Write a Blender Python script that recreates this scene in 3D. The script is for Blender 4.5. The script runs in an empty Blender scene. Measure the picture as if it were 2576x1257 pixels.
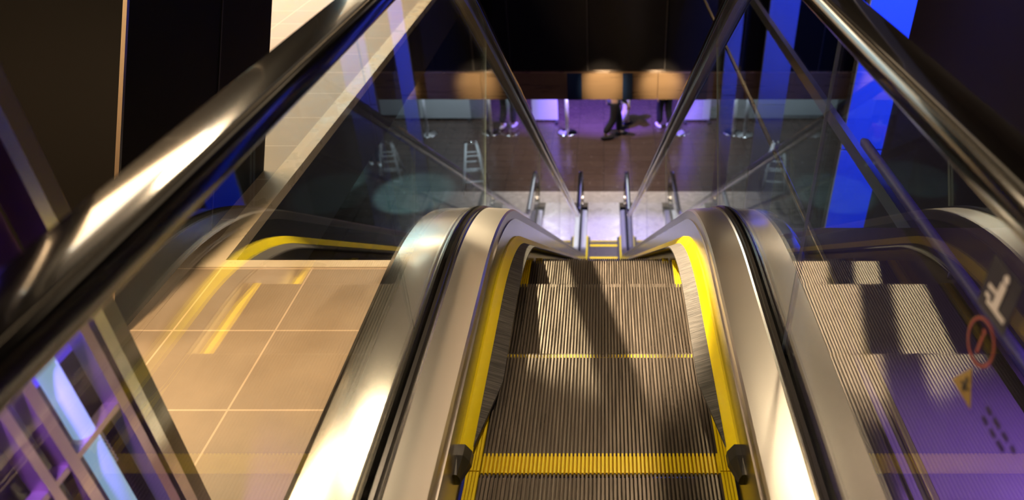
import bpy, bmesh, math, random
from mathutils import Vector, Matrix
random.seed(7)
S = bpy.context.scene
COL = S.collection
PI = math.pi
R = math.radians

# ------------------------------------------------------------------ materials
def new_mat(name):
    m = bpy.data.materials.new(name); m.use_nodes = True
    nt = m.node_tree
    return m, nt, nt.nodes['Principled BSDF'], nt.nodes['Material Output']

def plain(name, col, rough=.5, metal=0.0, spec=.5, aniso=0.0, coat=0.0):
    m, nt, b, o = new_mat(name)
    b.inputs['Base Color'].default_value = (*col, 1)
    b.inputs['Roughness'].default_value = rough
    b.inputs['Metallic'].default_value = metal
    b.inputs['Specular IOR Level'].default_value = spec
    b.inputs['Anisotropic'].default_value = aniso
    b.inputs['Coat Weight'].default_value = coat
    b.inputs['Coat Roughness'].default_value = .04
    return m

def worn(name, col, col2, rough, metal=0.0, scale=(8, 8, 8), bump=.0, rvar=.12, coat=0.0):
    """base colour and gloss broken up by a stretched noise (brushing, wear)"""
    m, nt, b, o = new_mat(name)
    N = nt.nodes; L = nt.links
    tc = N.new('ShaderNodeTexCoord'); mp = N.new('ShaderNodeMapping'); mp.inputs['Scale'].default_value = scale
    nz = N.new('ShaderNodeTexNoise'); nz.inputs['Scale'].default_value = 1; nz.inputs['Detail'].default_value = 5
    L.new(tc.outputs['Object'], mp.inputs['Vector']); L.new(mp.outputs[0], nz.inputs['Vector'])
    mx = N.new('ShaderNodeMix'); mx.data_type = 'RGBA'
    mx.inputs[6].default_value = (*col, 1); mx.inputs[7].default_value = (*col2, 1)
    L.new(nz.outputs['Fac'], mx.inputs[0]); L.new(mx.outputs[2], b.inputs['Base Color'])
    mr = N.new('ShaderNodeMapRange'); mr.inputs[1].default_value = .3; mr.inputs[2].default_value = .7
    mr.inputs[3].default_value = rough - rvar; mr.inputs[4].default_value = rough + rvar
    L.new(nz.outputs['Fac'], mr.inputs[0]); L.new(mr.outputs[0], b.inputs['Roughness'])
    b.inputs['Metallic'].default_value = metal
    b.inputs['Coat Weight'].default_value = coat
    if bump:
        bp = N.new('ShaderNodeBump'); bp.inputs['Strength'].default_value = bump; bp.inputs['Distance'].default_value = .002
        L.new(nz.outputs['Fac'], bp.inputs['Height']); L.new(bp.outputs[0], b.inputs['Normal'])
    return m

def tiles(name, col, col2, grout, w, d, ox, oy, rough, mortar=.006, spec=.5):
    m, nt, b, o = new_mat(name)
    N = nt.nodes; L = nt.links
    g = N.new('ShaderNodeNewGeometry'); mp = N.new('ShaderNodeMapping')
    mp.inputs['Location'].default_value = (-ox, -oy, 0)
    br = N.new('ShaderNodeTexBrick'); br.offset = 0; br.squash = 1
    br.inputs['Color1'].default_value = (*col, 1); br.inputs['Color2'].default_value = (*col2, 1)
    br.inputs['Mortar'].default_value = (*grout, 1); br.inputs['Scale'].default_value = 1
    br.inputs['Mortar Size'].default_value = mortar; br.inputs['Mortar Smooth'].default_value = .1
    br.inputs['Brick Width'].default_value = w; br.inputs['Row Height'].default_value = d
    L.new(g.outputs['Position'], mp.inputs['Vector']); L.new(mp.outputs[0], br.inputs['Vector'])
    nz = N.new('ShaderNodeTexNoise'); nz.inputs['Scale'].default_value = 9; nz.inputs['Detail'].default_value = 6
    L.new(g.outputs['Position'], nz.inputs['Vector'])
    mx = N.new('ShaderNodeMix'); mx.data_type = 'RGBA'; mx.blend_type = 'MULTIPLY'; mx.inputs[0].default_value = .35
    L.new(br.outputs['Color'], mx.inputs[6]); L.new(nz.outputs['Fac'], mx.inputs[7])
    L.new(mx.outputs[2], b.inputs['Base Color'])
    mr = N.new('ShaderNodeMapRange'); mr.inputs[3].default_value = rough - .1; mr.inputs[4].default_value = rough + .12
    L.new(nz.outputs['Fac'], mr.inputs[0]); L.new(mr.outputs[0], b.inputs['Roughness'])
    b.inputs['Specular IOR Level'].default_value = spec
    return m

def emit(name, col, st):
    m, nt, b, o = new_mat(name)
    b.inputs['Base Color'].default_value = (*col, 1)
    b.inputs['Emission Color'].default_value = (*col, 1)
    b.inputs['Emission Strength'].default_value = st
    return m

def glass(name, tint=(.93, .97, .96), ior=1.52):
    """sheet glass: see-through, reflecting by Fresnel on both faces"""
    m, nt, b, o = new_mat(name); N = nt.nodes; L = nt.links
    N.remove(b)
    g = N.new('ShaderNodeNewGeometry'); mr = N.new('ShaderNodeMapRange')
    mr.inputs[3].default_value = ior; mr.inputs[4].default_value = 1 / ior
    L.new(g.outputs['Backfacing'], mr.inputs[0])
    fr = N.new('ShaderNodeFresnel'); L.new(mr.outputs[0], fr.inputs['IOR'])
    t = N.new('ShaderNodeBsdfTransparent'); t.inputs['Color'].default_value = (*tint, 1)
    gl = N.new('ShaderNodeBsdfGlossy'); gl.inputs['Roughness'].default_value = .0; gl.inputs['Color'].default_value = (1, 1, 1, 1)
    mx = N.new('ShaderNodeMixShader')
    L.new(fr.outputs[0], mx.inputs[0]); L.new(t.outputs[0], mx.inputs[1]); L.new(gl.outputs[0], mx.inputs[2])
    L.new(mx.outputs[0], o.inputs['Surface'])
    return m

def bristle(name):
    m, nt, b, o = new_mat(name); N = nt.nodes; L = nt.links
    tc = N.new('ShaderNodeTexCoord'); mp = N.new('ShaderNodeMapping'); mp.inputs['Scale'].default_value = (12, 420, 12)
    nz = N.new('ShaderNodeTexNoise'); nz.inputs['Scale'].default_value = 1; nz.inputs['Detail'].default_value = 3
    L.new(tc.outputs['Object'], mp.inputs['Vector']); L.new(mp.outputs[0], nz.inputs['Vector'])
    cr = N.new('ShaderNodeValToRGB'); cr.color_ramp.elements[0].position = .38; cr.color_ramp.elements[1].position = .68
    cr.color_ramp.elements[0].color = (.006, .006, .007, 1); cr.color_ramp.elements[1].color = (.11, .105, .10, 1)
    L.new(nz.outputs['Fac'], cr.inputs[0]); L.new(cr.outputs[0], b.inputs['Base Color'])
    bp = N.new('ShaderNodeBump'); bp.inputs['Strength'].default_value = .8; bp.inputs['Distance'].default_value = .003
    L.new(nz.outputs['Fac'], bp.inputs['Height']); L.new(bp.outputs[0], b.inputs['Normal'])
    b.inputs['Roughness'].default_value = .6
    return m

M = dict(
    steel=worn('brushed_steel', (.56, .53, .50), (.63, .60, .56), .16, 1.0, (1.5, 1.5, 1.5), .0, .02),
    steel_in=worn('satin_steel', (.55, .51, .49), (.62, .58, .56), .30, 1.0, (1.5, 1.5, 1.5), .0, .02),
    steel_edge=plain('bright_steel', (.80, .78, .75), .22, 1.0),
    skirt=plain('skirt_steel', (.42, .40, .39), .2, 1.0),
    rubber=plain('handrail_rubber', (.010, .009, .009), .13, 0, .75, 0, .6),
    gasket=plain('gasket_rubber', (.012, .010, .010), .22),
    yellow=worn('yellow_plastic', (.95, .76, .0), (.98, .82, .0), .34, 0, (20, 20, 20), 0, .06),
    ypaint=worn('yellow_demarcation', (.85, .66, .0), (.95, .76, .0), .45, 0, (60, 60, 60)),
    tread=worn('step_alloy', (.085, .072, .062), (.19, .163, .138), .36, .6, (90, 6, 40), 0, .1),
    bristle=bristle('brush_bristles'),
    black_pl=plain('black_plastic', (.02, .02, .02), .35),
    glass=glass('balustrade_glass'),
    gedge=plain('glass_edge', (.42, .52, .50), .15, 0, .8),
    tile=tiles('landing_tiles', (.40, .295, .21), (.43, .32, .23), (.78, .58, .42), .292, .3055, -.928, 1.546, .36, .0028),
    strip=worn('pale_edge_strip', (.68, .57, .43), (.78, .66, .50), .3, 0, (10, 10, 10)),
    dfloor=plain('dark_landing', (.05, .042, .055), .3),
    btile=tiles('brown_hall_tiles', (.085, .055, .042), (.10, .066, .050), (.045, .032, .026), .6, .3, 0, 0, .22, .006),
    ptile=tiles('pale_hall_tiles', (.55, .50, .47), (.58, .53, .49), (.42, .38, .36), .6, .6, 0, 0, .25, .004),
    ceil=tiles('ceiling_panels', (.62, .55, .46), (.66, .58, .49), (.30, .26, .22), .6, .6, 0, 0, .6, .012),
    slab=plain('dark_slab', (.022, .020, .020), .5),
    wall=plain('dark_wall', (.012, .009, .013), .45, 0, .3), palewall=plain('pale_wall', (.55, .60, .62), .6),
    blackw=worn('black_gloss_wall', (.006, .006, .007), (.011, .010, .010), .2, 0, (2, 2, 2), 0, .05),
    bronze=worn('bronze_fascia', (.34, .22, .12), (.48, .32, .18), .3, .6, (1.2, 1, 12), 0, .06),
    black_clad=plain('black_cladding', (.005, .0045, .004), .45, 0, .05),
    pillar=plain('pillar_cladding', (.16, .22, .62), .4),  # blue base carries part of the blue wash on the pillars
    chrome=plain('chrome', (.82, .80, .78), .1, 1.0),
    gold=plain('warm_steel', (.78, .66, .50), .2, 1.0),
    purple_p=plain('violet_gloss_panel', (.10, .055, .14), .15, 0, .6),
    vtube=plain('violet_tube_steel', (.05, .04, .22), .5),  # violet base colour of the guard rail
    mauve=plain('mauve_metal', (.55, .42, .48), .3, .7),
    olive=plain('bronze_glass_edge', (.20, .17, .09), .2),
    bluetube=emit('blue_tube_light', (.42, .62, .86), .55),
    viol=emit('violet_lamp', (.14, .07, .75), .5),
    white=plain('white_paint', (.78, .80, .80), .4),
    board=plain('pale_board', (.55, .60, .62), .5),
    skin=plain('skin', (.52, .33, .24), .55),
    navy=plain('dark_cloth', (.012, .012, .016), .8),
    cream=plain('cream_cloth', (.62, .56, .50), .8),
    red=plain('red_cloth', (.42, .03, .03), .7),
    cyan=plain('blue_cloth', (.08, .28, .55), .7),
    lip=plain('lips', (.35, .13, .11), .5),
    plate=worn('landing_plate', (.58, .54, .52), (.66, .62, .60), .3, .3, (6, 6, 6)),
    satin=plain('satin_white_metal', (.80, .80, .82), .35, .35),
    bluegl=plain('dark_blue_glass', (.01, .03, .09), .1),
    hair=plain('dark_hair', (.02, .014, .01), .6),
    lens=emit('lamp_lens', (1.0, .78, .5), 14),
    lensw=emit('cool_lamp_lens', (.35, .8, 1.0), 7),
    lensv=emit('violet_panel_lens', (.32, .26, 1.0), 3), lensw2=emit('hall_strip_lens', (.85, .92, 1.0), 5), lens2=emit('warm_strip_lens', (1.0, .72, .42), 6),
    sblue=plain('sticker_blue', (.004, .006, .035), .5),
    swhite=plain('sticker_white', (.85, .85, .88), .4),
    sred=plain('sticker_red', (.28, .02, .015), .4),
    syel=plain('sticker_yellow', (.34, .23, .05), .4),
    sblack=plain('sticker_black', (.015, .012, .015), .4),
)

# ------------------------------------------------------------------ object helpers
def link(name, me, mats, parent=None):
    o = bpy.data.objects.new(name, me); COL.objects.link(o)
    for m in (mats if isinstance(mats, (list, tuple)) else [mats]): me.materials.append(m)
    if parent is not None: o.parent = parent
    return o

def obj(name, bm, mats, parent=None, smooth=False, bevel=0):
    bmesh.ops.recalc_face_normals(bm, faces=bm.faces[:])
    if smooth == 'angle':
        for f in bm.faces: f.smooth = True
        for e in bm.edges:
            if len(e.link_faces) != 2 or e.calc_face_angle(0) > R(18): e.smooth = False
    me = bpy.data.meshes.new(name); bm.to_mesh(me); bm.free()
    if smooth is True:
        for p in me.polygons: p.use_smooth = True
    o = link(name, me, mats, parent)
    if bevel:
        md = o.modifiers.new('bevel', 'BEVEL'); md.width = bevel; md.segments = 2; md.limit_method = 'ANGLE'; md.angle_limit = R(40)
    return o

def tag(o, label=None, cat=None, group=None, kind=None):
    if label: o['label'] = label
    if cat: o['category'] = cat
    if group: o['group'] = group
    if kind: o['kind'] = kind
    return o

def thing(name, label, cat, loc=(0, 0, 0), rz=0, group=None):
    o = bpy.data.objects.new(name, None); COL.objects.link(o); o.empty_display_size = .1
    o.location = loc; o.rotation_euler = (0, 0, rz)
    return tag(o, label, cat, group)

def box(bm, x0, x1, y0, y1, z0, z1, mi=0):
    v = [bm.verts.new((x, y, z)) for z in (z0, z1) for y in (y0, y1) for x in (x0, x1)]
    for f in ((0, 2, 3, 1), (4, 5, 7, 6), (0, 1, 5, 4), (2, 6, 7, 3), (0, 4, 6, 2), (1, 3, 7, 5)):
        bm.faces.new([v[i] for i in f]).material_index = mi
    return v

def boxes(*bs):
    bm = bmesh.new()
    for b in bs: box(bm, *b)
    return bm

def tube(bm, pts, r, n=10, caps=True):
    pts = [Vector(p) for p in pts]; rings = []
    for i, p in enumerate(pts):
        a = pts[max(i - 1, 0)]; b = pts[min(i + 1, len(pts) - 1)]
        d = (b - a).normalized()
        up = Vector((0, 0, 1)) if abs(d.z) < .9 else Vector((1, 0, 0))
        u = d.cross(up).normalized(); w = u.cross(d)
        rr = r[i] if isinstance(r, (list, tuple)) else r
        rings.append([bm.verts.new(p + rr * (math.cos(t) * u + math.sin(t) * w)) for t in [2 * PI * k / n for k in range(n)]])
    for a, b in zip(rings, rings[1:]):
        for k in range(n): bm.faces.new((a[k], a[(k + 1) % n], b[(k + 1) % n], b[k]))
    if caps:
        bm.faces.new(rings[0]); bm.faces.new(rings[-1][::-1])

def lathe(bm, prof, c=(0, 0, 0), n=24):
    rings = [[bm.verts.new((c[0] + r * math.cos(2 * PI * k / n), c[1] + r * math.sin(2 * PI * k / n), c[2] + z)) for k in range(n)] for r, z in prof]
    for a, b in zip(rings, rings[1:]):
        for k in range(n): bm.faces.new((a[k], a[(k + 1) % n], b[(k + 1) % n], b[k]))
    bm.faces.new(rings[0]); bm.faces.new(rings[-1])

def struct(name, bm, m, **kw):
    return tag(obj(name, bm, m, **kw), kind='structure')

# ------------------------------------------------------------------ escalator geometry
A = R(35); TA = math.tan(A); RISE = 5.7
DX = 1.935; DX2 = DX + RISE / TA; ZL = -RISE
Y0, Y1 = -.95, 11.60

def path(h, y0=Y0, y1=Y1, n=14):
    """line of travel at height h above the tread line, from the upper to the lower landing, in (y, z)"""
    r1 = 1 + min(.97 * max(h, 0), .4); r2 = 1.0
    ys = DX - r1 * math.tan(A / 2); ye = DX2 + r2 * math.tan(A / 2)
    p = [(y0, h)] if y0 < ys - 1e-4 else []
    p += [(ys + r1 * math.sin(A * k / n), h - r1 + r1 * math.cos(A * k / n)) for k in range(n + 1)]
    p += [(ye - r2 * math.sin(A * k / n), ZL + h + r2 - r2 * math.cos(A * k / n)) for k in range(n, -1, -1)]
    if y1 > ye + 1e-4: p.append((y1, ZL + h))
    return p

def interp(P, y):
    for (a, za), (b, zb) in zip(P, P[1:]):
        if a <= y <= b: return za + (zb - za) * (y - a) / (b - a)
    return P[0][1] if y < P[0][0] else P[-1][1]

def sweep(prof, closed=False, y0=Y0, y1=Y1, n=30):
    """extrude a cross-section of (x, h) points along the line of travel"""
    bm = bmesh.new(); cols = []
    for x, h in prof:
        P = path(h, y0, y1, n)
        cols.append([bm.verts.new((x, y, z)) for y, z in P])
    m = len(cols); rng = range(m) if closed else range(m - 1)
    for i in rng:
        a, b = cols[i], cols[(i + 1) % m]
        for k in range(len(a) - 1): bm.faces.new((a[k], a[k + 1], b[k + 1], b[k]))
    if closed:
        bm.faces.new([c[0] for c in cols]); bm.faces.new([c[-1] for c in cols][::-1])
    return bm

esc = thing('escalator', 'narrow descending escalator with glass sides, black handrails and yellow step lines', 'escalator', (0, 0, 0))

HZ = .972          # middle of the handrail above the tread line
XH = .425
def handrail_path():
    P = path(HZ, Y0, Y1, 18)
    r = .33
    near = [(Y0 - r * math.sin(a), HZ - r + r * math.cos(a)) for a in [PI * k / 14 for k in range(14, 0, -1)]]
    far = [(Y1 + r * math.sin(a), ZL + HZ - r + r * math.cos(a)) for a in [PI * k / 14 for k in range(1, 15)]]
    return near + P + far

def handrail(s):
    P = handrail_path(); bm = bmesh.new(); rings = []
    hw, ht = .040, .019
    prof = []                                           # C-shaped rubber: broad, barely crowned top and rounded side lips
    q = .024
    for k in range(9): x = -q + 2 * q * k / 8; prof.append((x, ht + .0018 * (1 - (x / q) ** 2)))
    for k in range(1, 10): t = PI / 2 - PI / 2 * k / 9; prof.append((q + .016 * math.cos(t), ht - .018 + .018 * math.sin(t)))
    for k in range(0, 6): t = -PI / 2 * k / 5; prof.append((.032 + .008 * math.cos(t), -ht + .008 + .008 * math.sin(t)))
    for k in range(5, -1, -1): t = -PI / 2 * k / 5; prof.append((-.032 - .008 * math.cos(t), -ht + .008 + .008 * math.sin(t)))
    for k in range(9, 0, -1): t = PI / 2 - PI / 2 * k / 9; prof.append((-q - .016 * math.cos(t), ht - .018 + .018 * math.sin(t)))
    for i, (y, z) in enumerate(P):
        a = P[max(i - 1, 0)]; b = P[min(i + 1, len(P) - 1)]
        d = Vector((0, b[0] - a[0], b[1] - a[1])).normalized(); nrm = Vector((0, -d.z, d.y))
        rings.append([bm.verts.new(Vector((s * XH + px, y, z)) + nrm * pz) for px, pz in prof])
    for a, b in zip(rings, rings[1:]):
        for k in range(len(prof)): bm.faces.new((a[k], a[(k + 1) % len(prof)], b[(k + 1) % len(prof)], b[k]))
    bm.faces.new(rings[0]); bm.faces.new(rings[-1])
    o = obj('handrail', bm, M['rubber'], esc, smooth=True)
    g = bmesh.new(); rr = []
    for i, (y, z) in enumerate(P):                      # steel guide under the rubber
        a = P[max(i - 1, 0)]; b = P[min(i + 1, len(P) - 1)]
        d = Vector((0, b[0] - a[0], b[1] - a[1])).normalized(); nrm = Vector((0, -d.z, d.y))
        rr.append([g.verts.new(Vector((s * XH + px, y, z)) + nrm * pz) for px, pz in ((-.02, -.018), (.02, -.018), (.014, -.034), (-.014, -.034))])
    for a, b in zip(rr, rr[1:]):
        for k in range(4): g.faces.new((a[k], a[(k + 1) % 4], b[(k + 1) % 4], b[k]))
    g.faces.new(rr[0]); g.faces.new(rr[-1])
    obj('handrail_guide', g, M['gold'], o)

GT, GB = .945, .175    # top and foot of the glass above the tread line
def glass_panels(s):
    T = path(GT, Y0, Y1, 18); B = path(GB, Y0, Y1, 18)
    off = (GT - GB) * math.cos(A) * math.sin(A)
    cuts = [(Y0, Y0), (1.235, 1.235)] + [(y, y - off) for y in (2.57, 4.35, 6.13, 7.91, 9.6)] + [(Y1, Y1)]
    gap = .0015
    for i in range(len(cuts) - 1):
        (ta, ba), (tb, bb) = cuts[i], cuts[i + 1]
        ta += gap; ba += gap; tb -= gap; bb -= gap
        top = [(ta, interp(T, ta))] + [p for p in T if ta + .003 < p[0] < tb - .003] + [(tb, interp(T, tb))]
        bot = [(ba, interp(B, ba))] + [p for p in B if ba + .003 < p[0] < bb - .003] + [(bb, interp(B, bb))]
        loop = top[:]
        if i == len(cuts) - 2:
            r = .30; loop += [(Y1 + r * math.sin(a), ZL + GT - r + r * math.cos(a)) for a in [PI * k / 10 for k in range(1, 11)]]
        loop += bot[::-1]
        if i == 0:
            r = .30; loop += [(Y0 - r * math.sin(a), GT - r + r * math.cos(a)) for a in [PI * k / 10 for k in range(10, 0, -1)]]
        bm = bmesh.new()
        x0, x1 = s * XH - .003, s * XH + .003
        va = [bm.verts.new((x0, y, z)) for y, z in loop]; vb = [bm.verts.new((x1, y, z)) for y, z in loop]
        bm.faces.new(va); bm.faces.new(vb[::-1]); n = len(loop)
        for k in range(n):
            f = bm.faces.new((va[k], vb[k], vb[(k + 1) % n], va[(k + 1) % n])); f.material_index = 1 if abs((va[k].co.y + va[(k + 1) % n].co.y) / 2 - 1.235) > .02 or s > 0 else 0
        obj('glass_panel', bm, [M['glass'], M['gedge']], esc)

def side(s):
    handrail(s); glass_panels(s)
    f = lambda pr: [(s * x, h) for x, h in pr]
    d = sweep(f([(.312, .160), (.311, .196), (.316, .203), (.340, .206), (.398, .210), (.402, .206), (.402, .160)]), True)
    obj('inner_deck', d, M['steel_in'], esc, smooth='angle')
    obj('deck_edge', sweep(f([(.396, .2105), (.4005, .2145), (.405, .2105), (.405, .19), (.396, .19)]), True), M['steel_edge'], esc, smooth='angle')
    d = sweep(f([(.448, .160), (.448, .206), (.452, .210), (.545, .208), (.570, .203), (.586, .192), (.594, .172), (.596, .12), (.596, .0), (.58, .0), (.58, .160)]), True)
    obj('outer_deck', d, M['steel'], esc, smooth='angle')
    obj('glass_gasket', sweep(f([(.405, .17), (.405, .209), (.410, .216), (.418, .219), (.419, .190), (.431, .190), (.432, .219), (.440, .216), (.448, .209), (.448, .17)]), True), M['gasket'], esc, smooth='angle')
    obj('skirt_panel', sweep(f([(.3085, -.24), (.3085, .162), (.3125, .162), (.3125, -.24)]), True), M['skirt'], esc, smooth='angle')
    cl = bmesh.new()                                     # clad side of the inclined truss
    T = path(.01, 1.93, Y1); B = path(-.85, 1.93, Y1)
    a = [(y, z) for y, z in T if y > 1.9]; lo = [(y, z - .86) for y, z in a]
    rings = [[cl.verts.new((s * x, y, z)) for y, z in L] for x, L in ((.575, a), (.592, a), (.592, lo), (.575, lo))]
    for i in range(4):
        p, q = rings[i], rings[(i + 1) % 4]
        for k in range(len(p) - 1): cl.faces.new((p[k], p[k + 1], q[k + 1], q[k]))
    cl.faces.new([r_[0] for r_ in rings]); cl.faces.new([r_[-1] for r_ in rings])
    obj('side_cladding', cl, M['slab'], esc)
    # skirt brush: yellow rail, black bristles, dark end cap
    YB = 1.055
    br = obj('skirt_brush', sweep(f([(.310, .048), (.310, .086), (.303, .088), (.288, .066), (.284, .054), (.288, .048)]), True, YB, 10.9, 30), M['yellow'], esc, smooth='angle')
    bm = sweep(f([(.288, .050), (.288, .058), (.246, .040), (.246, .034)]), True, YB, 10.9, 30)
    # taper the bristles at the upper end
    for v in bm.verts:
        if v.co.y < YB + .001 and abs(v.co.x) < .27: v.co.y = 1.30
    obj('bristles', bm, M['bristle'], br, smooth='angle')
    cap = bmesh.new()
    prof0 = [(.309, .046), (.309, .088), (.296, .088), (.283, .066), (.281, .050), (.290, .046)]
    prof1 = [(.309, .046), (.309, .080), (.303, .078), (.298, .066), (.297, .052), (.302, .046)]
    ra = [cap.verts.new((s * x, YB, z)) for x, z in prof0]; rb = [cap.verts.new((s * x, YB - .03, z)) for x, z in prof0]
    rc = [cap.verts.new((s * x, YB - .075, z)) for x, z in prof1]
    for p, q in ((ra, rb), (rb, rc)):
        for k in range(6): cap.faces.new((p[k], p[(k + 1) % 6], q[(k + 1) % 6], q[k]))
    cap.faces.new(ra); cap.faces.new(rc)
    obj('end_cap', cap, M['black_pl'], br)
side(-1); side(1)

# steps: ribbed tread and riser, yellow lines at the back and both sides
NR = 60; TW = .274
def ribs(x0, x1, n, pathpts, duty=.52):
    """comb of n ribs between x0 and x1; pathpts = [((y,z) rib crest, (y,z) groove floor), ...]"""
    bm = bmesh.new(); p = (x1 - x0) / n; xs = []
    for i in range(n):
        a = x0 + i * p
        xs += [(a, 1), (a + p * (1 - duty) * .96, 1), (a + p * (1 - duty), 0), (a + p * .97, 0)]
    xs.append((x1, 1))
    cols = [[bm.verts.new((x, *(q[g]))) for q in pathpts] for x, g in xs]
    for a, b in zip(cols, cols[1:]):
        for k in range(len(pathpts) - 1): bm.faces.new((a[k], a[k + 1], b[k + 1], b[k]))
    return bm
DEP = .399
tread_path = [((-DEP + .050, 0), (-DEP + .050, -.011)), ((-.010, 0), (-.010, -.011)), ((-.002, -.003), (-.012, -.013)), ((0, -.010), (-.013, -.018)),
              ((-.004, -.06), (-.016, -.06)), ((-.020, -.13), (-.032, -.13)), ((-.05, -.20), (-.062, -.20)), ((-.085, -.26), (-.097, -.26))]
rear_path = [((-DEP - .006, -.02), (-DEP - .001, -.02)), ((-DEP - .006, 0), (-DEP - .001, -.011)), ((-DEP + .050, 0), (-DEP + .050, -.011))]
def make_step():
    st = obj('step', ribs(-TW, TW, NR, tread_path), M['tread'], esc)
    dm = ribs(-TW, TW, NR, rear_path)
    for sx in (-1, 1):
        for k in range(4):
            a = TW + k * .0075
            box(dm, *sorted((sx * a, sx * (a + .0058))), -DEP, -.002, -.02, .0005)
        box(dm, *sorted((sx * TW, sx * .303)), -DEP, -.004, -.022, -.008)
    obj('demarcation', dm, M['ypaint'], st)['label'] = 'yellow lines along the back and sides of the step'
    return st
proto = make_step()
TP = path(0, -2, 13, 40)
YN = 1.4537
i = 0
for k in range(-4, 25):
    y = YN + .4 * k + (.02 if k > 0 else 0)
    if k == -4: st = proto
    else:
        st = proto.copy(); COL.objects.link(st)
        for ch in proto.children:
            c = ch.copy(); COL.objects.link(c); c.parent = st
    st.location = (0, y, {1: -.072, 2: -.255}.get(k, interp(TP, y)))
# landing plates and combs at both ends
for (ya, yb, z, yc, sg) in ((-1.3, -.56, -.002, -.56, 1), (10.86, 12.25, ZL - .002, 10.86, -1)):
    lp = obj('landing_plate', boxes((-.31, .31, ya, yb, z - .03, z + .004)), M['plate'], esc, bevel=.002)
    cm = bmesh.new()
    for k in range(46):
        x = -.27 + k * .012
        box(cm, x, x + .005, yc - (.0 if sg > 0 else .06), yc + (.06 if sg > 0 else 0), z - .006, z + .004)
    obj('comb', cm, M['ypaint'], lp)

# ------------------------------------------------------------------ floors, slabs and walls
XV = -1.225            # left edge of the void beside the escalator
YV = 1.896             # end of the landing
struct('floor', boxes((-8, XV - .08, -4, 8.5, -.05, 0), (XV - .08, -.598, -4, YV - .038, -.05, -.0005), (-.598, .598, -4, -1.3, -.05, -.0005)), M['tile'])
struct('trim_1', boxes((XV - .08, XV, YV, 8.5, -.035, .003)), M['strip'])
struct('trim_5', boxes((XV - .08, XV - .004, YV, 8.5, -.36, -.036), (XV - .08, -.60, YV - .038, YV - .004, -.36, -.036)), M['slab'])
struct('trim_2', boxes((XV - .08, -.598, YV - .038, YV, -.035, .003)), M['strip'])
struct('floor_right', boxes((.598, 3.2, -4, 2.1, -.05, 0)), M['dfloor'])
struct('ceiling_lower', boxes((-8, XV - .081, -4, 8.5, -.36, -.051), (XV - .081, -.62, -4, YV - .04, -.36, -.051), (.62, 3.2, -4, 2.1, -.36, -.051)), M['slab'])
struct('wall_front', boxes((-8, 5, 8.50, 8.62, -1.69, 3.3)), M['blackw'])
fa = bmesh.new()
for k in range(12):
    box(fa, -8 + k * 1.085, -8 + (k + 1) * 1.085 - .006, 8.44, 8.60, -2.03, -1.69)
struct('trim_3', fa, M['bronze'])
struct('trim_6', boxes((-.45, -.27, 8.425, 8.438, -2.03, -1.69), (.24, .36, 8.425, 8.438, -2.03, -1.69)), M['bluegl'])
struct('ceiling_hall', boxes((-9, 6, 8.62, 21, -2.0, -1.9)), M['slab'])
struct('ceiling', boxes((-2.4, 3.2, -4, 8.5, 3.3, 3.4)), M['wall'])
struct('wall_front_left', boxes((-8, XV - .08, 8.46, 8.5, 0, 3.3)), M['palewall'])  # pale section added out of view, to carry the cyan wash the handrail reflects
struct('ceiling_left', boxes((-8, -2.4, -4, 8.5, 3.3, 3.4)), M['ceil'])
struct('wall_left', boxes((-8.1, -8, -4, 8.5, 0, 3.3)), M['ceil'])
struct('wall_right', boxes((3.2, 3.3, -4, 8.5, -5.7, 3.3)), M['wall'])
struct('wall_back', boxes((-8, 3.2, -4.1, -4, 0, 3.3)), M['wall'])
struct('floor_hall', boxes((-9, 6, 12.70, 22, ZL - .1, ZL), (-9, -2.3, 4, 12.7, ZL - .1, ZL), (2.4, 6, 4, 12.7, ZL - .1, ZL)), M['btile'])
struct('floor_hall_landing', boxes((-2.3, 2.4, 12.25, 12.7, ZL - .1, ZL + .001), (.6, 2.4, 4, 12.25, ZL - .1, ZL + .001), (-2.3, -.6, 4, 12.25, ZL - .1, ZL + .001), (-.6, .6, 9.5, 12.25, ZL - .9, ZL - .8)), M['ptile'])
struct('wall_hall', boxes((-9, 6, 21, 21.1, ZL, -1.9)), M['wall'])
struct('wall_hall_left', boxes((-9.1, -9, 4, 21, ZL, -.36)), M['wall'])
struct('wall_hall_right', boxes((6, 6.1, 4, 21, ZL, -.36)), M['wall'])

# seams of the black wall over the hall
sm = bmesh.new()
for k in range(9): box(sm, -4 + k * .95, -4 + k * .95 + .012, 8.485, 8.5, -1.68, 3.2)
struct('trim_4', sm, M['slab'])

# ------------------------------------------------------------------ things beside the escalator
# black leaning clad parapet on the left landing
bw = thing('leaning_partition', 'black glossy leaning partition on the tiled landing at the left', 'partition', (-1.36, 1.478, 0))
dv = Vector((.05, .5534, .8329))
def lean(bm, x0, x1, y0, y1, h0, h1):
    v = []
    for h in (h0, h1):
        for y in (y0, y1):
            for x in (x0, x1):
                v.append(bm.verts.new(Vector((x, y, 0)) + dv * h))
    for f in ((0, 2, 3, 1), (4, 5, 7, 6), (0, 1, 5, 4), (2, 6, 7, 3), (0, 4, 6, 2), (1, 3, 7, 5)): bm.faces.new([v[i] for i in f])
b = bmesh.new(); lean(b, -2.4, 0, 0, 1.06, 0, 2.7); obj('body', b, M['black_clad'], bw)
b = bmesh.new(); lean(b, -.008, .004, -.006, .006, 0, 2.7); e = obj('corner_trim', b, M['gold'], bw); e['label'] = 'thin warm steel corner strip'
b = bmesh.new(); lean(b, -.002, .003, .60, .606, 0, 2.7); obj('seam', b, M['slab'], bw)
b = bmesh.new(); lean(b, -.62, -.60, -.003, .003, 0, 2.7); obj('seam', b, M['slab'], bw)

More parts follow.
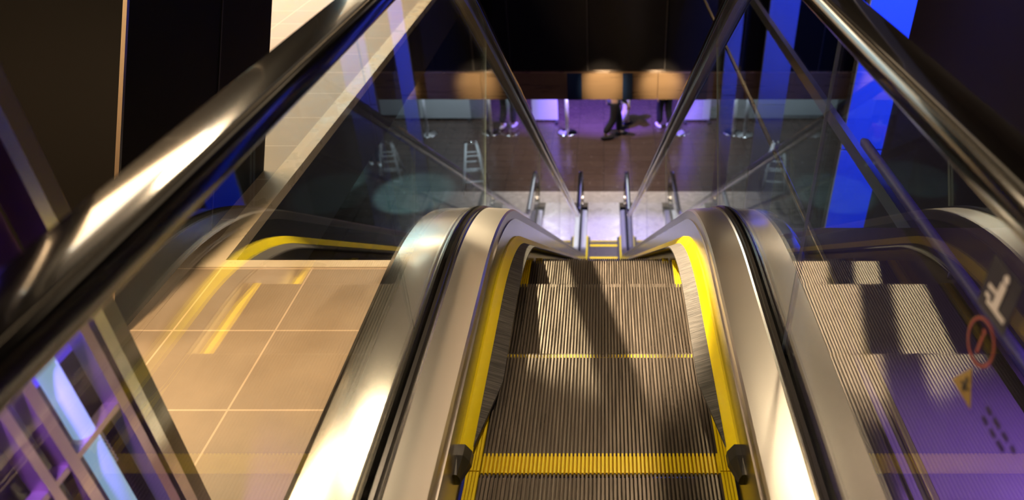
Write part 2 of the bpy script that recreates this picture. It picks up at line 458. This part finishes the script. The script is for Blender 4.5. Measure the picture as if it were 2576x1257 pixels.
# violet lit cabinet
CX = -.735
cab = thing('display_cabinet', 'violet lit display cabinet with steel corner post beside the left handrail', 'cabinet', (CX, .82, 0))
def cb(name, m, *bs, **kw):
    bm = boxes(*[(x0, x1, y0 - .82, y1 - .82, z0, z1) for x0, x1, y0, y1, z0, z1 in bs])
    return obj(name, bm, M[m], cab, **kw)
cb('body', 'purple_p', (-.60, -.05, -.7, .80, .0, 1.8))
cb('plinth', 'slab', (-.60, -.004, -.7, .81, 0, .10))
o = cb('corner_post', 'steel_edge', (-.045, .0, .800, .822, 0, 1.85)); o['label'] = 'pale steel corner post'
cb('edge_panel', 'olive', (-.055, -.010, .823, .862, 0, 1.85))
fr = cb('frame', 'mauve', (-.030, -.004, .775, .793, .10, .665), (-.030, -.004, .655, .673, .10, .665), (-.030, -.004, .612, .626, .10, .665),
   (-.030, -.004, .30, .316, .10, .665), (-.030, -.004, .0, .016, .10, .665), (-.030, -.004, -.3, .793, .650, .668), (-.028, -.006, -.3, .793, .494, .504))
tb = bmesh.new(); tube(tb, [(-.022, .716 - .82, .11), (-.022, .716 - .82, .648)], .015, 14)
o = obj('tube_lamp', tb, M['bluetube'], cab, smooth=True); o['label'] = 'pale blue glowing tube'
cb('lamp_panel', 'viol', (-.049, -.044, .70, .795, .60, .648)); cb('lamp_panel', 'viol', (-.049, -.044, .62, .70, .97, 1.3))
tb = bmesh.new()
for k in range(9): tube(tb, [(-.026, .735 - .82, .485 - .008 * k), (-.016, .735 - .82, .485 - .008 * k)], .0035, 8)
obj('hinge_pins', tb, M['steel_edge'], cab, smooth=True)

# rails along the right landing
tb = bmesh.new(); box(tb, .716, .734, -.9, 8.43, .0005, .016)
tag(obj('edge_rail', tb, M['gold'], bevel=.003), 'thin pale metal rail running straight along the right of the escalator', 'rail')
gr = thing('guard_rail', 'violet round steel tube rail with a capped end on the dark right landing', 'rail', (1.10, 0, 0))
tb = bmesh.new(); tube(tb, [(0, -.9, .045), (0, 2.70, .045), (0, 2.725, .045)], [.02, .02, .012], 16); obj('tube', tb, M['vtube'], gr, smooth=True)
for y in (-.6, .6, 1.8):
    tb = bmesh.new(); tube(tb, [(0, y, 0), (0, y, .03)], .010, 10); obj('foot', tb, M['vtube'], gr, smooth=True)
tb = bmesh.new(); box(tb, 1.085, 1.115, 2.10, 8.43, -.06, .0); tag(obj('edge_beam', tb, M['steel_in']), 'slim dark steel beam spanning the void to the right of the escalator', 'beam')

# blue lit pillars
for (x, y, w, lab) in ((1.595, 4.0, .25, 'tall blue lit pillar nearest the right handrail'),
                       (1.98, 7.9, .32, 'tall blue lit pillar farther off, second from the right handrail'),
                       (1.515, 8.2, .17, 'narrow blue lit pillar farthest off, beside the right inclined handrail')):
    pl = thing('pillar', lab, 'pillar', (x, y, ZL), 0, 'blue lit pillars')
    zt = 3.3 - ZL - .01
    z = 0.0
    while z < zt - .01:
        z2 = min(z + 1.28, zt)
        obj('cladding_panel', boxes((-w / 2, w / 2, -.045, -.02, z, z2 - .012)), M['pillar'], pl)
        z = z2
    obj('core', boxes((-w / 2 + .004, w / 2 - .004, -.02, .05, 0, zt)), M['slab'], pl)

# ------------------------------------------------------------------ lower hall
def stanchion(x, y, lab):
    t = thing('stanchion', lab, 'stanchion', (x, y, ZL), 0, 'silver stanchions in the lower hall')
    b = bmesh.new(); lathe(b, [(.23, 0), (.23, .016), (.20, .03), (.08, .04), (.045, .06)]); obj('base', b, M['chrome'], t, smooth=True)
    b = bmesh.new(); lathe(b, [(.042, .04), (.042, .92)]); obj('post', b, M['satin'], t, smooth=True)
    b = bmesh.new(); lathe(b, [(.034, .90), (.036, .96), (.034, 1.0), (.015, 1.02)]); obj('head', b, M['chrome'], t, smooth=True)
stanchion(-2.24, 15.6, 'silver stanchion at the far left of the row in the hall below')
stanchion(-.87, 15.6, 'silver stanchion standing left of the walking person in dark trousers')
stanchion(1.84, 15.6, 'silver stanchion seen just right of the right inclined handrail')
stanchion(3.35, 15.5, 'silver stanchion at the far right of the row in the hall below')

def board(x0, x1, y, m, lab):
    t = thing('partition_board', lab, 'partition', ((x0 + x1) / 2, y, ZL), 0)
    w = (x1 - x0) / 2
    obj('panel', boxes((-w, w, -.03, .03, .05, 2.4)), m, t)
    obj('foot', boxes((-w, -w + .06, -.2, .2, 0, .05)), M['slab'], t); obj('foot', boxes((w - .06, w, -.2, .2, 0, .05)), M['slab'], t)
board(-1.76, -1.13, 16.3, M['white'], 'narrow white partition board at the back of the hall below')
board(-5.8, -2.9, 16.4, M['board'], 'wide grey partition board behind the left end of the hall below')
board(2.45, 3.75, 16.4, M['white'], 'pale partition board behind the rightmost stanchions')
board(3.9, 5.8, 16.6, M['board'], 'grey partition board at the far right of the hall below')

fs = thing('folding_stand', 'white folding A-frame stand in the hall below, left of the escalator foot', 'stand', (-2.65, 12.9, ZL), R(8))
for nm, ys in (('front_frame', -1), ('rear_frame', 1)):
    b = bmesh.new()
    for sx in (-1, 1): tube(b, [(sx * .24, ys * .32, 0), (sx * .10, ys * .02, 1.0)], .024, 10)
    for h in (.25, .5, .75): tube(b, [(-.24 + .14 * h, ys * (.32 - .30 * h), h), (.24 - .14 * h, ys * (.32 - .30 * h), h)], .018, 8)
    obj(nm, b, M['white'], fs, smooth=True)
b = bmesh.new(); tube(b, [(-.13, 0, 1.0), (.13, 0, 1.0)], .03, 12); obj('hinge', b, M['chrome'], fs, smooth=True)

# people ------------------------------------------------------------
def skin_mesh(name, joints, edges, mat, parent, root=0, sub=2):
    bm = bmesh.new(); L = bm.verts.layers.skin.verify()
    vs = []
    for i, (c, r) in enumerate(joints):
        v = bm.verts.new(c); v[L].radius = r if isinstance(r, tuple) else (r, r); v[L].use_root = (i == root); vs.append(v)
    for i, j in edges: bm.edges.new((vs[i], vs[j]))
    me = bpy.data.meshes.new(name); bm.to_mesh(me); bm.free()
    o = link(name, me, mat, parent)
    md = o.modifiers.new('skin', 'SKIN'); md.use_smooth_shade = True
    sd = o.modifiers.new('sub', 'SUBSURF'); sd.levels = sub; sd.render_levels = sub
    return o

def person(x, y, rz, h, lab, top, bottom, shoe, stride=.28, arm=.18, skirt=False):
    k = h / 1.75
    p = thing('person', lab, 'person', (x, y, ZL), rz)
    V = lambda a, b, c: (a * k, b * k, c * k)
    fl, bl = stride, -stride
    legs = {}
    J = [(V(0, 0, .95), (.145 * k, .105 * k)), (V(0, .0, 1.15), (.135 * k, .095 * k)), (V(0, .01, 1.36), (.165 * k, .105 * k)), (V(0, .01, 1.47), (.07 * k, .065 * k)),
         (V(0, .02, 1.545), (.055 * k, .06 * k)), (V(0, .035, 1.62), (.070 * k, .085 * k)), (V(0, .03, 1.70), (.075 * k, .09 * k)), (V(0, .02, 1.755), (.05 * k, .06 * k))]
    E = [(0, 1), (1, 2), (2, 3), (3, 4), (4, 5), (5, 6), (6, 7)]
    def chain(start, pts):
        a = start
        for q in pts:
            J.append(q); E.append((a, len(J) - 1)); a = len(J) - 1
        return a
    LEG = {}
    for s, d in ((-1, fl), (1, bl)):
        lift = .05 if d < 0 else 0
        hip = V(s * .09, d * .08, .86); knee = V(s * .095, d * .62 + .05, .49); ank = V(s * .095, d * 1.02 - (.10 if d < 0 else 0), .09 + lift)
        toe = V(s * .11, d * 1.02 + .16 - (.08 if d < 0 else 0), .035)
        LEG[s] = (hip, knee, ank, toe)
        chain(0, [(hip, .082 * k), (knee, .056 * k), (ank, .040 * k), (toe, (.04 * k, .028 * k))])
    ARM = {}
    for s, d in ((-1, -arm), (1, arm)):
        sh = V(s * .19, .01, 1.40); el = V(s * .25, d * .4 - .03, 1.12); wr = V(s * .24, d + .06, .90); pa = V(s * .235, d + .09, .83)
        ARM[s] = (sh, el, wr)
        e = chain(2, [(sh, .055 * k), (el, .042 * k), (wr, .028 * k), (pa, (.022 * k, .036 * k))])
        for q in range(4):
            off = (q - 1.5) * .02
            chain(e, [(V(s * .235, d + .09 + off, .775 - (.004 if q in (0, 3) else 0)), .010 * k), (V(s * .222, d + .10 + off, .735 + (.012 if q in (0, 3) else 0)), .0085 * k)])
        chain(e, [(V(s * .215, d + .135, .82), .011 * k), (V(s * .205, d + .15, .785), .009 * k)])
    skin_mesh('body', J, E, M['skin'], p)
    # nose, eyes, ears and mouth on the head
    def blob(nm, c, r, sc, m):
        b = bmesh.new(); g = bmesh.ops.create_icosphere(b, subdivisions=2, radius=r * k)
        for v in g['verts']: v.co = Vector((v.co.x * sc[0], v.co.y * sc[1], v.co.z * sc[2])) + Vector(V(*c))
        obj(nm, b, m, p, smooth=True)
    blob('nose', (0, .125, 1.63), .016, (.8, 1.2, 1.5), M['skin'])
    for s in (-1, 1):
        blob('ear', (s * .075, .03, 1.64), .022, (.4, .8, 1.3), M['skin']); blob('eye', (s * .03, .108, 1.66), .010, (1, .6, .6), M['hair'])
    blob('mouth', (0, .112, 1.585), .02, (1, .4, .25), M['lip']); blob('hair', (0, .012, 1.70), .098, (.9, 1.05, .95), M['hair'])
    # clothing follows the body
    JT = [(V(0, 0, .98), (.155 * k, .115 * k))]; ET = []
    for s in (-1, 1):
        hip, knee, ank, toe = LEG[s]
        n = len(JT); JT += [(hip, .112 * k), (knee, .092 * k), ((ank[0], ank[1], ank[2] + .03 * k), .078 * k)]; ET += [(0, n), (n, n + 1), (n + 1, n + 2)]
    skin_mesh('trousers', JT, ET, bottom, p)
    JS = [(V(0, 0, .94), (.16 * k, .12 * k)), (V(0, 0, 1.15), (.155 * k, .115 * k)), (V(0, .01, 1.36), (.182 * k, .122 * k)), (V(0, .01, 1.45), (.09 * k, .08 * k))]; ES = [(0, 1), (1, 2), (2, 3)]
    for s in (-1, 1):
        sh, el, wr = ARM[s]; n = len(JS)
        JS += [(sh, .070 * k), (el, .057 * k), ((wr[0], wr[1], wr[2] + .02 * k), .042 * k)]; ES += [(2, n), (n, n + 1), (n + 1, n + 2)]
    skin_mesh('jacket', JS, ES, top, p)
    for s in (-1, 1):
        hip, knee, ank, toe = LEG[s]
        b = bmesh.new(); hx = Vector(ank) + Vector((0, -.05 * k, -.05 * k)); tx = Vector(toe)
        m = bmesh.ops.create_icosphere(b, subdivisions=3, radius=1)
        c = (hx + tx) / 2; L = (tx - hx).length / 2 + .05 * k
        for v in m['verts']: v.co = Vector((v.co.x * .05 * k, v.co.y * L, max(v.co.z, -.7) * .055 * k)) + Vector((c.x, c.y, max(c.z, .038 * k)))
        obj('shoe', b, shoe, p, smooth=True)
    return p
person(.24, 15.35, R(-75), 1.75, 'person in dark clothes walking mid-stride across the hall below', M['navy'], M['navy'], M['navy'], .15)
person(.50, 15.95, R(-60), 1.68, 'person in cream trousers and dark shoes walking behind the one in dark clothes', M['cream'], M['cream'], M['navy'], .10)
person(1.46, 15.9, R(20), 1.72, 'person in dark clothes with white shoes standing beside the right inclined handrail', M['navy'], M['navy'], M['white'], .06)
pr = person(-5.0, 13.9, R(30), 1.15, 'small figure in a red top standing at the left of the hall below', M['red'], M['navy'], M['white'], .10)
b = bmesh.new(); tube(b, [(-.12, .10, .95), (0, .12, .78), (.10, .09, .62)], .02, 8); obj('sash', b, M['cyan'], pr, smooth=True)

# ------------------------------------------------------------------ stickers on the right glass
GX = XH - .0038
def flat(bm, pts, x=GX, th=.0006):
    a = [bm.verts.new((x, y, z)) for y, z in pts]; c = [bm.verts.new((x + th, y, z)) for y, z in pts]
    bm.faces.new(a); bm.faces.new(c[::-1]); n = len(pts)
    for k in range(n): bm.faces.new((a[k], c[k], c[(k + 1) % n], a[(k + 1) % n]))
def disc(cy, cz, r, n=20): return [(cy + r * math.cos(2 * PI * k / n), cz + r * math.sin(2 * PI * k / n)) for k in range(n)]
def sticker(name, lab): return thing(name, lab, 'sticker', (0, 0, 0), 0, 'safety stickers on the right glass')
t = sticker('safety_sticker', 'dark blue square safety sticker with a white figure on a step')
b = bmesh.new(); flat(b, [(.556, .825), (.616, .825), (.616, .889), (.556, .889)]); obj('backing', b, M['sblue'], t)
b = bmesh.new(); xx = GX - .0008
flat(b, [(.562, .836), (.600, .836), (.600, .842), (.562, .842)], xx); flat(b, [(.578, .842), (.590, .842), (.588, .872), (.577, .872)], xx)
flat(b, disc(.5815, .8785, .0052), xx); flat(b, [(.590, .853), (.606, .853), (.606, .858), (.590, .858)], xx); flat(b, [(.596, .842), (.606, .842), (.606, .847), (.596, .847)], xx)
obj('pictogram', b, M['swhite'], t)
t = sticker('safety_sticker', 'red ring prohibition sticker between the blue and yellow ones')
b = bmesh.new(); n = 28
ro, ri = disc(.585, .793, .0285, n), disc(.585, .793, .0245, n)
va = [b.verts.new((GX, *q)) for q in ro]; vb = [b.verts.new((GX, *q)) for q in ri]
for k in range(n): b.faces.new((va[k], va[(k + 1) % n], vb[(k + 1) % n], vb[k]))
r_ = bmesh.ops.extrude_face_region(b, geom=b.faces[:]); bmesh.ops.translate(b, vec=(-.0006, 0, 0), verts=[v for v in r_['geom'] if isinstance(v, bmesh.types.BMVert)])
obj('ring', b, M['sred'], t)
b = bmesh.new(); flat(b, [(.5825, .778), (.5875, .778), (.5875, .802), (.5825, .802)], xx); flat(b, disc(.585, .807, .0035, 12), xx); obj('pictogram', b, M['sred'], t)
t = sticker('warning_sticker', 'yellow triangle warning sticker below the red ring')
b = bmesh.new(); flat(b, [(.560, .7145), (.609, .7145), (.5835, .756)]); obj('backing', b, M['syel'], t)
b = bmesh.new(); flat(b, [(.580, .722), (.587, .722), (.586, .741), (.581, .741)], xx); flat(b, [(.574, .729), (.592, .726), (.592, .729), (.574, .732)], xx); obj('pictogram', b, M['sblack'], t)
t = sticker('lettering_sticker', 'two rows of small dark lettering beside the yellow triangle')
b = bmesh.new()
for row, zz in enumerate((.739, .724)):
    y = .538
    for wd in ((.010, .014, .012, .009) if row == 0 else (.012, .010, .015)):
        q = y
        while q > y - wd: flat(b, [(q, zz), (q - .0022, zz), (q - .0022, zz + .006), (q, zz + .006)]); q -= .0030
        y -= wd + .006
obj('lettering', b, M['sblack'], t)

# ------------------------------------------------------------------ lamps
def spot(loc, tgt, col, e, size=60, blend=.5, r=.04):
    l = bpy.data.lights.new('spot_lamp_light', 'SPOT'); l.energy = e; l.color = col; l.spot_size = R(size); l.spot_blend = blend; l.shadow_soft_size = r
    o = bpy.data.objects.new('spot_lamp_light', l); COL.objects.link(o); o.location = loc
    o.rotation_euler = (Vector(tgt) - Vector(loc)).to_track_quat('-Z', 'Y').to_euler(); return o
def area(loc, tgt, col, e, sx, sy):
    l = bpy.data.lights.new('area_lamp_light', 'AREA'); l.energy = e; l.color = col; l.shape = 'RECTANGLE'; l.size = sx; l.size_y = sy
    o = bpy.data.objects.new('area_lamp_light', l); COL.objects.link(o); o.location = loc
    o.rotation_euler = (Vector(tgt) - Vector(loc)).to_track_quat('-Z', 'Y').to_euler(); return o
WARM = (1.0, .74, .46); PURP = (.46, .18, 1.0); FLOORW = (1.0, .66, .36); BLUE = (.04, .12, 1.0); COOL = (.72, .86, 1.0); TEAL = (.25, .75, 1.0)
spot((-2.05, 5.5, 3.2), (-.14, 1.95, -.1), WARM, 7500, 11.8, .3, .05)
spot((-2.0, 3.8, 3.2), (-.85, 1.1, .2), WARM, 320, 44, .8, .26)
area((1.2, 4.0, 3.25), (1.2, 4.0, 0), WARM, 8, .8, 3.2)  # unseen soft light added for the sheen on the right inner deck
spot((1.0, 3.1, 3.2), (.10, 1.05, .1), WARM, 260, 30, 1.0, .08)
area((-4.0, 4.5, 3.15), (-4.0, 4.5, 0), FLOORW, 420, 3, 4)
spot((-1.75, .55, 3.2), (-1.42, 1.2, 0), FLOORW, 720, 44, .6, .2)
area((-3.9, 3.0, 1.8), (-3.9, 3.0, 3.3), WARM, 420, 1.6, 2.4)  # unseen upward light added to brighten the ceiling the handrail reflects
area((-3.9, 6.2, 1.8), (-3.9, 6.2, 3.3), WARM, 420, 1.6, 2.4)  # same added uplight, farther along the ceiling
spot((-3.2, 6.0, 2.9), (-3.4, 8.46, 1.5), (.2, .75, 1.0), 1000, 60, .8, .2)  # unseen cyan wash added for the streak on the right handrail
area((-2.3, 8.3, 2.35), (-2.0, 2.0, .4), WARM, 13, 1.0, .5)  # unseen light added for the highlight on the left deck crest
area((1.25, 8.3, 2.35), (1.0, 2.0, .4), WARM, 13, .9, .5)  # its added counterpart for the right deck crest
# blue wash on the pillars
spot((1.80, 2.3, 2.9), (1.60, 4.0, -.5), BLUE, 1900, 30, .7)
spot((2.1, 5.4, 2.8), (1.98, 7.9, -.4), BLUE, 1600, 26, .7)
spot((1.7, 6.8, 2.8), (1.515, 8.2, -.2), BLUE, 280, 20, .6)
# violet wash on the right landing and cabinet
spot((2.4, .4, 2.2), (1.02, .75, 0), PURP, 1600, 30, .9)
spot((2.0, 1.9, 1.6), (1.3, 1.7, 0), PURP, 30, 70, .7)
spot((-.63, .40, 1.25), (-.82, .60, .40), PURP, 75, 44, .9)
# hall below
spot((0, 11.2, -2.3), (0, 11.6, ZL), (1, .84, .74), 380, 62, .5, .3)
spot((0, 10.0, -2.6), (0, 10.7, ZL), (.40, .36, 1), 600, 40, .6)
spot((-.1, 15.2, -2.1), (.1, 17.6, ZL), (.17, .08, 1.0), 4200, 70, .6)
area((-3.0, 15.2, -2.2), (-2.0, 16.2, ZL + .6), COOL, 60, 1.0, .6)
area((3.4, 15.2, -2.2), (3.2, 16.2, ZL + .6), COOL, 60, 1.0, .6)
spot((-2.2, 11.6, -2.3), (-2.65, 12.95, ZL + .5), COOL, 260, 22, .5)  # unseen spot added to brighten the folding stand
spot((-5.0, 12.0, -2.3), (-5.0, 13.9, ZL + .6), COOL, 160, 18, .5)  # unseen spot added to lift the figure in the red top
spot((0, 14.2, -2.1), (0, 14.6, ZL), (1, .7, .5), 420, 80, .8)
spot((-4.4, 11.2, -2.2), (-3.9, 12.6, ZL), TEAL, 1500, 26, .4)
spot((-6.2, 11.5, -2.2), (-5.8, 13.2, ZL), TEAL, 700, 24, .4)
# unseen warm lights added for the gold patches on the bronze fascia
for x in (0.0, .72, -2.6, -4.6):
    spot((x, 7.7, -1.45), (x, 8.44, -1.82), WARM, 90, 44, .9)
spot((-.8, 6.5, 2.6), (-1.0, 8.5, -.6), PURP, 60, 40, .8)

def linear(x, y0, y1, z, m, lab, hw=.03):  # lamp added out of view for the reflections it gives
    t = thing('added_linear_lamp', lab, 'ceiling lamp', (x, (y0 + y1) / 2, z)); l = (y1 - y0) / 2
    obj('housing', boxes((-hw - .01, hw + .01, -l, l, .01, .06)), M['black_pl'], t); obj('diffuser', boxes((-hw, hw, -l + .01, l - .01, 0, .012)), M[m], t)
linear(-2.6, .6, 8.0, 3.2, 'lensw', 'long cool linear lamp added under the ceiling for the streak on the right handrail')
linear(-.45, .6, 8.0, 3.2, 'lens2', 'long warm linear lamp added under the ceiling for the gold handrail streak')

linear(-2.5, 13.0, 17.0, -2.07, 'lensw2', 'slim cool white linear lamp added under the hall ceiling for streaks on the floor')
linear(.66, 14.8, 17.8, -2.07, 'lensw2', 'wide cool white panel lamp added under the hall ceiling to whiten the right newel deck', .36)
linear(-.12, 15.4, 17.2, -2.07, 'lensv', 'violet panel lamp added under the hall ceiling for the lavender glow on the landing plate', .24)

def downlight(x, y, m='lens'):
    t = thing('downlight', 'round recessed ceiling downlight out over the landing', 'ceiling lamp', (x, y, 3.3), 0, 'ceiling downlights')
    b = bmesh.new(); lathe(b, [(.10, -.012), (.10, 0), (.075, 0), (.075, -.012)]); obj('trim_ring', b, M['white'], t)
    b = bmesh.new(); lathe(b, [(.074, -.008), (.074, -.002)]); obj('lens', b, M[m], t)
for x, y in ((-2.05, 5.5), (-2.0, 3.8), (1.0, 3.1)): downlight(x, y)

# ------------------------------------------------------------------ camera, world, view
W_ = bpy.data.worlds.new('World'); S.world = W_; W_.use_nodes = True
W_.node_tree.nodes['Background'].inputs[0].default_value = (.02, .018, .03, 1); W_.node_tree.nodes['Background'].inputs[1].default_value = .25
cam = bpy.data.cameras.new('camera'); co = bpy.data.objects.new('camera', cam); COL.objects.link(co)
F = 1772
cam.sensor_fit = 'HORIZONTAL'; cam.sensor_width = 36; cam.lens = 36 * F / 2576
cam.shift_x = (1288 - 1520) / 2576
co.location = (.010, 0, 1.302); co.rotation_euler = (R(90 - 33.6), 0, 0)
cam.clip_start = .02; cam.clip_end = 200
cam.dof.use_dof = True; cam.dof.focus_distance = 2.0; cam.dof.aperture_fstop = 2.8
S.camera = co
S.view_settings.view_transform = 'Standard'; S.view_settings.look = 'None'; S.view_settings.gamma = 1; S.view_settings.exposure = .12
S.cycles.max_bounces = 14; S.cycles.transparent_max_bounces = 40; S.cycles.glossy_bounces = 8; S.cycles.sample_clamp_indirect = 6
